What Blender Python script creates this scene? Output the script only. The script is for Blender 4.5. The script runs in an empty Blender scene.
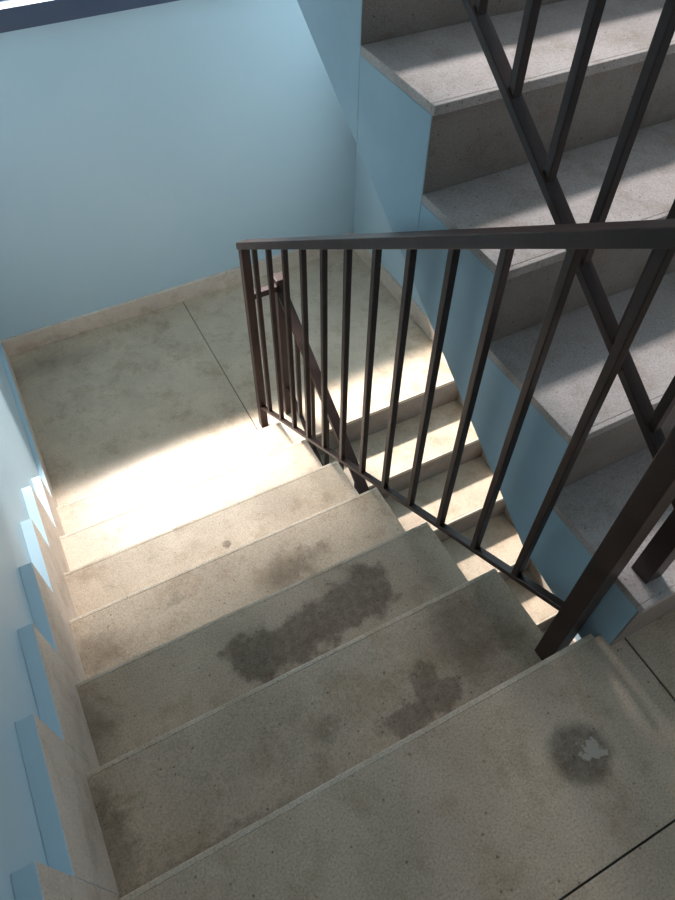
import bpy, bmesh, math
from mathutils import Vector, Matrix
T=0.30; R=0.198; W=1.145; XR=2.277; YB=3.129; XA=1.163; YA=-0.032; NL=7; ZL=-NL*R; YL=(NL-1)*T
scene=bpy.context.scene
scene.view_settings.view_transform='Standard'

# ---------------- materials ----------------
def newmat(name):
    m=bpy.data.materials.new(name); m.use_nodes=True
    nt=m.node_tree; b=nt.nodes['Principled BSDF']
    return m,nt,b
def N(nt,t,**k):
    n=nt.nodes.new(t)
    for a,v in k.items(): setattr(n,a,v)
    return n
def ramp(nt,stops,interp='LINEAR'):
    r=N(nt,'ShaderNodeValToRGB'); e=r.color_ramp.elements; r.color_ramp.interpolation=interp
    e[0].position=stops[0][0]; e[0].color=(*stops[0][1],1)
    e[1].position=stops[-1][0]; e[1].color=(*stops[-1][1],1)
    for p,c in stops[1:-1]:
        x=e.new(p); x.color=(*c,1)
    return r
def mix(nt,a,b,fac,mode='MIX'):
    m=N(nt,'ShaderNodeMix',data_type='RGBA',blend_type=mode)
    for s,v in ((6,a),(7,b),(0,fac)):
        if isinstance(v,bpy.types.NodeSocket): nt.links.new(v,m.inputs[s])
        elif s==0: m.inputs[0].default_value=v
        else: m.inputs[s].default_value=(*v,1)
    return m.outputs[2]
def math_(nt,op,a,b=None):
    m=N(nt,'ShaderNodeMath',operation=op)
    for i,v in enumerate((a,b)):
        if v is None: continue
        if isinstance(v,bpy.types.NodeSocket): nt.links.new(v,m.inputs[i])
        else: m.inputs[i].default_value=v
    return m.outputs[0]
def noise(nt,vec,scale,detail=4,rough=.6):
    n=N(nt,'ShaderNodeTexNoise'); n.inputs['Scale'].default_value=scale; n.inputs['Detail'].default_value=detail; n.inputs['Roughness'].default_value=rough
    nt.links.new(vec,n.inputs['Vector']); return n

STAINS=[(0.960,-.180,0,.064,.058,.80),
 (.50,.46,-2*R,.08,.078,.78),(.60,.445,-2*R,.085,.07,.78),(.70,.46,-2*R,.08,.07,.78),(.79,.475,-2*R,.07,.07,.78),(.87,.485,-2*R,.07,.09,.78),
 (.73,.745,-3*R,.12,.07,.58),(.84,.77,-3*R,.06,.04,.5),
 (.83,.09,-R,.06,.045,.66),(.74,.075,-R,.07,.035,.62),(.82,.13,-R,.03,.06,.62),(.97,.20,-R,.15,.14,.55),(.55,.14,-R,.04,.03,.4),
 (.06,.77,-3*R,.13,.09,.55),(.03,.46,-2*R,.08,.14,.57),(.04,.15,-R,.06,.15,.57),(.3,.03,-R,.25,.03,.4),
 (.60,1.05,-4*R,.016,.016,.75),(.35,.82,-3*R,.04,.02,.35),(.1,2.95,ZL,.5,.1,.35)]
def terrazzo(name,base,dark,stains=True,rough=.38):
    m,nt,b=newmat(name)
    g=N(nt,'ShaderNodeNewGeometry'); pos=g.outputs['Position']
    n1=noise(nt,pos,3.2,6,.65); n2=noise(nt,pos,220,2,.6); v=N(nt,'ShaderNodeTexVoronoi'); v.inputs['Scale'].default_value=140
    nt.links.new(pos,v.inputs['Vector'])
    r1=ramp(nt,[(.3,dark),(.62,base)]); nt.links.new(n1.outputs[0],r1.inputs[0])
    r2=ramp(nt,[(.30,(.72,.70,.66)),(.5,(1,1,1)),(.72,(1.16,1.14,1.1))]); nt.links.new(n2.outputs[0],r2.inputs[0])
    c=mix(nt,r1.outputs[0],r2.outputs[0],.9,'MULTIPLY')
    r3=ramp(nt,[(.0,(1.35,1.32,1.26)),(.16,(1.2,1.18,1.13)),(.24,(1,1,1)),(1,(1,1,1))]); nt.links.new(v.outputs[0],r3.inputs[0])
    c=mix(nt,c,r3.outputs[0],.8,'MULTIPLY')
    n3=noise(nt,pos,9,8,.7); r5=ramp(nt,[(.36,(.78,.73,.67)),(.5,(1,1,1)),(1,(1,1,1))]); nt.links.new(n3.outputs[0],r5.inputs[0])
    c=mix(nt,c,r5.outputs[0],.85,'MULTIPLY')
    v2=N(nt,'ShaderNodeTexVoronoi'); v2.inputs['Scale'].default_value=32; nt.links.new(pos,v2.inputs['Vector'])
    r4=ramp(nt,[(0,(.3,.26,.22)),(.07,(.45,.4,.36)),(.10,(1,1,1)),(1,(1,1,1))]); nt.links.new(v2.outputs[0],r4.inputs[0])
    c=mix(nt,c,r4.outputs[0],.8,'MULTIPLY')
    roughv=None
    if stains:
        nd=noise(nt,pos,18,8,.7)
        sub=N(nt,'ShaderNodeVectorMath',operation='SUBTRACT'); nt.links.new(nd.outputs['Color'],sub.inputs[0]); sub.inputs[1].default_value=(.5,.5,.5)
        sc=N(nt,'ShaderNodeVectorMath',operation='MULTIPLY'); nt.links.new(sub.outputs[0],sc.inputs[0]); sc.inputs[1].default_value=(.15,.15,0)
        ad=N(nt,'ShaderNodeVectorMath',operation='ADD'); nt.links.new(pos,ad.inputs[0]); nt.links.new(sc.outputs[0],ad.inputs[1])
        sc0=N(nt,'ShaderNodeVectorMath',operation='MULTIPLY'); nt.links.new(sub.outputs[0],sc0.inputs[0]); sc0.inputs[1].default_value=(.045,.045,0)
        ad0=N(nt,'ShaderNodeVectorMath',operation='ADD'); nt.links.new(pos,ad0.inputs[0]); nt.links.new(sc0.outputs[0],ad0.inputs[1])
        tot=None
        for i,(cx,cy,cz,rx,ry,s) in enumerate(STAINS):
            src=ad.outputs[0] if (i and rx>.02) else ad0.outputs[0]
            d=N(nt,'ShaderNodeVectorMath',operation='SUBTRACT'); nt.links.new(src,d.inputs[0]); d.inputs[1].default_value=(cx,cy,cz)
            e=N(nt,'ShaderNodeVectorMath',operation='MULTIPLY'); nt.links.new(d.outputs[0],e.inputs[0]); e.inputs[1].default_value=(1/rx,1/ry,1/.05)
            l=N(nt,'ShaderNodeVectorMath',operation='LENGTH'); nt.links.new(e.outputs[0],l.inputs[0])
            mr=N(nt,'ShaderNodeMapRange',interpolation_type='SMOOTHSTEP'); nt.links.new(l.outputs['Value'],mr.inputs['Value'])
            mr.inputs['From Min'].default_value=1.25; mr.inputs['From Max'].default_value=.75 if s>.6 else .25
            mr.inputs['To Min'].default_value=0; mr.inputs['To Max'].default_value=s
            tot=mr.outputs[0] if tot is None else math_(nt,'MAXIMUM',tot,mr.outputs[0])
        n5=noise(nt,pos,45,5,.7); mm=N(nt,'ShaderNodeMapRange'); nt.links.new(n5.outputs[0],mm.inputs['Value'])
        mm.inputs['From Min'].default_value=.35; mm.inputs['From Max'].default_value=.6; mm.inputs['To Min'].default_value=.75; mm.inputs['To Max'].default_value=1.05
        tot=math_(nt,'MULTIPLY',tot,mm.outputs[0])
        c=mix(nt,c,mix(nt,c,(.27,.25,.235),1.0,'MULTIPLY'),tot)
        d=N(nt,'ShaderNodeVectorMath',operation='SUBTRACT'); nt.links.new(ad.outputs[0],d.inputs[0]); d.inputs[1].default_value=(.985,-.185,0)
        e=N(nt,'ShaderNodeVectorMath',operation='MULTIPLY'); nt.links.new(d.outputs[0],e.inputs[0]); e.inputs[1].default_value=(1/.024,1/.015,20)
        l=N(nt,'ShaderNodeVectorMath',operation='LENGTH'); nt.links.new(e.outputs[0],l.inputs[0])
        f=math_(nt,'LESS_THAN',l.outputs['Value'],1.0)
        c=mix(nt,c,(.50,.43,.35),f)
        rr=math_(nt,'MULTIPLY',tot,-.1); roughv=math_(nt,'ADD',rr,rough)
    nt.links.new(c,b.inputs['Base Color'])
    if roughv is not None: nt.links.new(roughv,b.inputs['Roughness'])
    else: b.inputs['Roughness'].default_value=rough
    b.inputs['Specular IOR Level'].default_value=.3
    bp=N(nt,'ShaderNodeBump'); bp.inputs['Strength'].default_value=.10; bp.inputs['Distance'].default_value=.002
    nt.links.new(n2.outputs[0],bp.inputs['Height']); nt.links.new(bp.outputs[0],b.inputs['Normal'])
    return m
def paint(name,c1,c2,rough=.5,sc=2.0,spec=.5):
    m,nt,b=newmat(name)
    g=N(nt,'ShaderNodeNewGeometry'); n1=noise(nt,g.outputs['Position'],sc,5,.6); n2=noise(nt,g.outputs['Position'],60,3,.6)
    r=ramp(nt,[(.35,c2),(.65,c1)]); nt.links.new(n1.outputs[0],r.inputs[0]); nt.links.new(r.outputs[0],b.inputs['Base Color'])
    b.inputs['Roughness'].default_value=rough; b.inputs['Specular IOR Level'].default_value=spec
    bp=N(nt,'ShaderNodeBump'); bp.inputs['Strength'].default_value=.15; bp.inputs['Distance'].default_value=.003
    nt.links.new(n2.outputs[0],bp.inputs['Height']); nt.links.new(bp.outputs[0],b.inputs['Normal'])
    return m
M_tread=terrazzo('terrazzo_tread',(.655,.515,.385),(.49,.38,.28))
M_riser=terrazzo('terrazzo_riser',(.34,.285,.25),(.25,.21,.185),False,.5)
M_nose=terrazzo('terrazzo_nosing',(.76,.63,.49),(.58,.48,.37),False,.5)
M_skirt=terrazzo('terrazzo_skirting',(.78,.65,.55),(.64,.52,.44),False,.5)
M_tread2=terrazzo('terrazzo_tread_grey',(.55,.485,.455),(.43,.375,.35),False)
M_blue=paint('blue_wall_paint',(.56,.70,.775),(.515,.67,.75),.5,1.2)
M_blue2=paint('blue_stringer_paint',(.43,.61,.70),(.37,.55,.65),.55,4)
M_grout=paint('dark_grout',(.06,.05,.045),(.04,.035,.03),.9)
M_sill=paint('window_frame_blue_grey',(.085,.11,.17),(.07,.09,.14),.4)
M_alu=paint('window_sash_pale',(.6,.62,.64),(.55,.57,.6),.4)
M_metal=paint('brown_metal_paint',(.055,.031,.026),(.032,.019,.016),.42,9,.3)

class MB:
    def __init__(s,name,mats): s.name=name; s.bm=bmesh.new(); s.mats=mats
    def prism(s,pts,x0,x1,mi=0,tops=None):
        a=[s.bm.verts.new((x0,y,z)) for y,z in pts]; b=[s.bm.verts.new((x1,y,z)) for y,z in pts]
        n=len(pts)
        s.bm.faces.new(a).material_index=mi
        s.bm.faces.new(b[::-1]).material_index=mi
        for i in range(n):
            f=s.bm.faces.new((a[i],b[i],b[(i+1)%n],a[(i+1)%n])); f.material_index=mi if tops is None else tops
    def box(s,x0,x1,y0,y1,z0,z1,mi=0,tops=None): s.prism([(y0,z0),(y1,z0),(y1,z1),(y0,z1)],x0,x1,mi,tops)
    def done(s,bevel=0):
        bmesh.ops.recalc_face_normals(s.bm,faces=s.bm.faces[:])
        me=bpy.data.meshes.new(s.name); s.bm.to_mesh(me); s.bm.free()
        o=bpy.data.objects.new(s.name,me); scene.collection.objects.link(o)
        for m in s.mats: me.materials.append(m)
        if bevel:
            md=o.modifiers.new('bevel','BEVEL'); md.width=bevel; md.segments=2; md.limit_method='ANGLE'
        return o

TH=.022
def flight(name,x0,x1,y0,z0,dirn,n,tread_mat,waist=.19,side=M_blue2,nose=M_nose):
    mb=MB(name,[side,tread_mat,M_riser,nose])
    S=R/T; v=waist+R
    floor=z0-n*R-.10
    for k in range(1,n):
        ya=y0+dirn*(k-1)*T; yb=y0+dirn*k*T; zt=z0-k*R-TH
        ba=max(floor,z0-v-(k-1)*R); bb=max(floor,z0-v-k*R)
        if ya>yb: P=[(yb,bb),(ya,ba),(ya,zt),(yb,zt)]
        else: P=[(ya,ba),(yb,bb),(yb,zt),(ya,zt)]
        mb.prism(P,x0,x1,0)
        za=z0-k*R
        lo,hi=sorted((ya,yb-dirn*.004))
        mb.box(x0,x1,lo,hi,za-TH,za,1)
        e0,e1=sorted((yb-dirn*.004,yb+dirn*.008)); mb.box(x0,x1,e0,e1,za-TH,za,3)
    for k in range(0,n):
        y=y0+dirn*k*T; z1=z0-k*R-TH; zb=z0-(k+1)*R
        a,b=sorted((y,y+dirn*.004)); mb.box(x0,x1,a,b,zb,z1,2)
    return mb.done(.002)
e=.002
flight('stair_flight',e,W,0,0,1,NL,M_tread)
flight('stair_flight',XA+.01,XR-e,YL,ZL,-1,7,M_tread,waist=.16)
NA=7; YU=YA+(NA-1)*T; ZU=NA*R
flight('stair_flight',XA,XR-e,YU,ZU,-1,NA,M_tread2,nose=M_tread2,waist=.235)
flight('stair_flight',e,W,0,ZU+7*R,1,7,M_tread2,nose=M_tread2)

def landing(name,xs,ys,z,slab=.14,mat=M_tread):
    mb=MB(name,[M_blue2,mat,M_nose,M_grout]); g=.002
    mb.box(xs[0],xs[-1],ys[0],ys[-1],z-slab,z-TH,0)
    mb.box(xs[0]+.001,xs[-1]-.001,ys[0]+.01,ys[-1]-.01,z-TH,z-.004,3)
    for i in range(len(xs)-1):
        for j in range(len(ys)-1):
            mb.box(xs[i]+(g if i else 0),xs[i+1]-(g if i<len(xs)-2 else 0),ys[j]+(g if j else 0),ys[j+1]-(g if j<len(ys)-2 else 0),z-TH,z,1)
    return mb
mb=landing('floor',[e,1.205,XR-e],[-1.5,-.9,-.358,-.004],0)
mb.box(e,W,-.004,.008,-TH,0,2)
mb.done(.0015)
mb=landing('floor_half_landing',[e,1.075,XR-e],[YL+.006,YB],ZL)
mb.box(e,XR-e,YL-.008,YL+.006,ZL-TH,ZL,2)
mb.done(.0015)
landing('floor_upper_half_landing',[e,1.1,XR-e],[YU,YB],ZU,.12).done()
landing('floor_upper_landing',[e,1.1,XR-e],[-1.5,-.01],ZU+7*R,.14).done()
landing('floor_lower',[e,1.1,XR-e],[-1.5,YB],ZL-7*R,.1).done()

ZT=4.9; ZB=ZL-7*R-.1
mb=MB('wall_left',[M_blue]); mb.box(-.15,0,-1.5,YB+.15,ZB,ZT); mb.done()
mb=MB('wall_right',[M_blue]); mb.box(XR,XR+.15,-1.5,YB+.15,ZB,ZT); mb.done()
mb=MB('wall_front_light_block',[M_blue]); fy0,fy1=-1.65,-1.5  # unseen wall behind camera, added to cut ambient light; its opening admits some
mb.box(-.15,.75,fy0,fy1,ZB,ZT); mb.box(1.75,XR+.15,fy0,fy1,ZB,ZT); mb.box(.75,1.75,fy0,fy1,ZB,0); mb.box(.75,1.75,fy0,fy1,2.1,ZT); mb.done()
mb=MB('wall_back',[M_blue])
wx0,wx1,wz0,wz1=.2,2.1,.32,1.24; ux0,ux1,uz0,uz1=.3,2.15,2.7,4.2
y0,y1=YB,YB+.15
mb.box(0,XR,y0,y1,ZB,wz0-.085); mb.box(0,wx0,y0,y1,wz0-.085,wz1); mb.box(wx1,XR,y0,y1,wz0-.085,wz1)
mb.box(wx0,wx1,y0+.06,y1,wz0-.085,wz0-.03)
mb.box(0,XR,y0,y1,wz1,uz0); mb.box(0,ux0,y0,y1,uz0,uz1); mb.box(ux1,XR,y0,y1,uz0,uz1); mb.box(0,XR,y0,y1,uz1,ZT)
mb.done()
def window(name,x0,x1,z0,z1):
    mb=MB(name,[M_sill,M_alu])
    mb.box(x0,x1,YB-.04,YB+.06,z0-.085,z0,0)
    mb.box(x0,x1,YB+.06,YB+.15,z0-.03,z0,0)
    mb.box(x0,x1,YB+.05,YB+.09,z0,z0+.035,1); mb.box(x0,x1,YB+.05,YB+.09,z1-.03,z1,1)
    mb.box(x0,x0+.035,YB+.05,YB+.09,z0,z1,1); mb.box(x1-.035,x1,YB+.05,YB+.09,z0,z1,1)
    return mb.done(.003)
window('window_1',wx0,wx1,wz0,wz1); window('window_2',ux0,ux1,uz0,uz1)

# skirting (stepped, follows the treads)
H=.115; HS=.315; WD=.05; ST=.036
mb=MB('baseboard_left',[M_skirt,M_blue])
mb.box(0,ST,-1.5,WD,0,HS,0,1); mb.box(0,ST,0,WD,-R,0,0,1)
for k in range(1,NL):
    ya=(k-1)*T; yb=k*T+WD
    h2=HS if k<NL-1 else .2
    mb.box(0,ST,ya+WD,yb,-k*R,-k*R+h2,0,1)
    mb.box(0,ST,ya,ya+WD,-k*R,-k*R+.02,0,1)
    mb.box(0,ST,k*T,yb,-(k+1)*R,-k*R,0,1)
mb.box(0,.024,YL+WD,YB,ZL,ZL+H,0,1)
mb.done(.002)
SB=.02
mb=MB('baseboard_back',[M_skirt]); mb.box(.024,XR-.016,YB-SB,YB,ZL,ZL+H); mb.done(.002)
mb=MB('baseboard_right',[M_skirt,M_blue]); mb.box(XR-.016,XR,YL-WD,YB,ZL,ZL+H)
for k in range(1,6):
    ya=YL-(k-1)*T; yb=YL-k*T-WD
    mb.box(XR-.016,XR,yb,ya-WD,ZL-k*R,ZL-k*R+H); mb.box(XR-.016,XR,ya-WD,ya,ZL-k*R,ZL-(k-1)*R)
mb.done(.002)

# ---------------- railings ----------------
S=R/T
def slopebar(mb,x,w,ya,yb,z_at,h):
    mb.prism([(ya,z_at(ya)),(yb,z_at(yb)),(yb,z_at(yb)+h),(ya,z_at(ya)+h)],x-w/2,x+w/2,0)
mb=MB('stair_railing',[M_metal]); x=1.12
zt=lambda y:1.042-S*y; zb=lambda y:.062-S*y
slopebar(mb,x,.05,.02,2.005,zt,.034)
slopebar(mb,x,.022,.06,1.97,zb,.018)
for i in range(12):
    y=.226+i*.149; mb.box(x-.0095,x+.0095,y-.0095,y+.0095,zb(y)+.005,zt(y)+.01)
mb.box(x-.023,x+.023,.03,.076,-R,zt(.05)+.02)
mb.box(x-.019,x+.019,1.966,2.004,ZL,zt(1.985)+.02)
mb.box(x,1.27,1.99,2.02,-.55,-.52)
mb.done(.002)
mb=MB('stair_railing',[M_metal]); x=1.28
zt=lambda y:ZL+.815-(2.02-y)*S; zb=lambda y:ZL+.07-(YL-y)*S
mb.box(x-.027,x+.027,1.99,2.045,ZL,-.49)
slopebar(mb,x,.045,.25,2.03,zt,.034); slopebar(mb,x,.022,.3,2.0,zb,.018)
for i in range(10):
    y=1.86-i*.149; mb.box(x-.0095,x+.0095,y-.0095,y+.0095,zb(y),zt(y)+.01)
mb.done(.002)
mb=MB('stair_railing',[M_metal]); x=1.225
zb=lambda y:.38+S*y; zt=lambda y:1.27+S*y
slopebar(mb,x,.03,-.0,1.7,zb,.022); slopebar(mb,x,.05,-.02,1.7,zt,.034)
for i in range(11):
    y=.165+i*.136; mb.box(x-.0095,x+.0095,y-.0095,y+.0095,zb(y)+.005,zt(y)+.01)
mb.box(x-.022,x+.022,-.0,.044,R,zt(0)+.02); mb.box(x-.022,x+.022,1.62,1.66,6*R,zt(1.64))
mb.done(.002)

# ---------------- lights ----------------
def area(name,loc,target,sx,sy,e,col=(1,1,1)):
    l=bpy.data.lights.new(name,'AREA'); l.shape='RECTANGLE'; l.size=sx; l.size_y=sy; l.energy=e; l.color=col
    o=bpy.data.objects.new(name,l); scene.collection.objects.link(o); o.location=loc
    d=Vector(target)-Vector(loc); o.rotation_euler=d.to_track_quat('-Z','Y').to_euler(); return o
sl=(.32+1.386)/(3.089-2.06)
zy=lambda y:.32+(y-3.089)*sl-.02
area('daylight_window_high',(.15,4.5,zy(4.5)),(.6,1.7,-1.3),.9,.06,450,(1,.985,.97))
area('daylight_window_mid',(.8,3.95,zy(3.95)),(1.0,1.2,-1.1),1.3,.06,190,(1,.99,.98))
area('daylight_window_low',(1.0,3.5,zy(3.5)),(1.0,.6,-.6),1.6,.10,17,(.98,.98,1))
area('daylight_upper_window',(1.6,3.65,4.3),(1.6,.6,.6),1.2,.4,230,(.98,.97,1))
w=bpy.data.worlds.new('sky'); scene.world=w; w.use_nodes=True
w.node_tree.nodes['Background'].inputs[0].default_value=(.98,.98,1,1); w.node_tree.nodes['Background'].inputs[1].default_value=.52

# ---------------- camera ----------------
cx,cy,cz,yaw,pit,rol,f=0.344,-0.268,1.468,0.498,0.917,0.019,694.3
F=Vector((math.sin(yaw)*math.cos(pit),math.cos(yaw)*math.cos(pit),-math.sin(pit)))
Rt=Vector((math.cos(yaw),-math.sin(yaw),0)); U=Rt.cross(F)
A=math.cos(rol)*Rt+math.sin(rol)*U; B=-math.sin(rol)*Rt+math.cos(rol)*U
cam=bpy.data.cameras.new('camera'); co=bpy.data.objects.new('camera',cam); scene.collection.objects.link(co)
m=Matrix.Identity(4)
for i in range(3): m[i][0]=A[i]; m[i][1]=B[i]; m[i][2]=-F[i]; m[i][3]=(cx,cy,cz)[i]
co.matrix_world=m
cam.sensor_fit='VERTICAL'; cam.sensor_height=36; cam.lens=f/900*36; cam.clip_start=.02
scene.camera=co
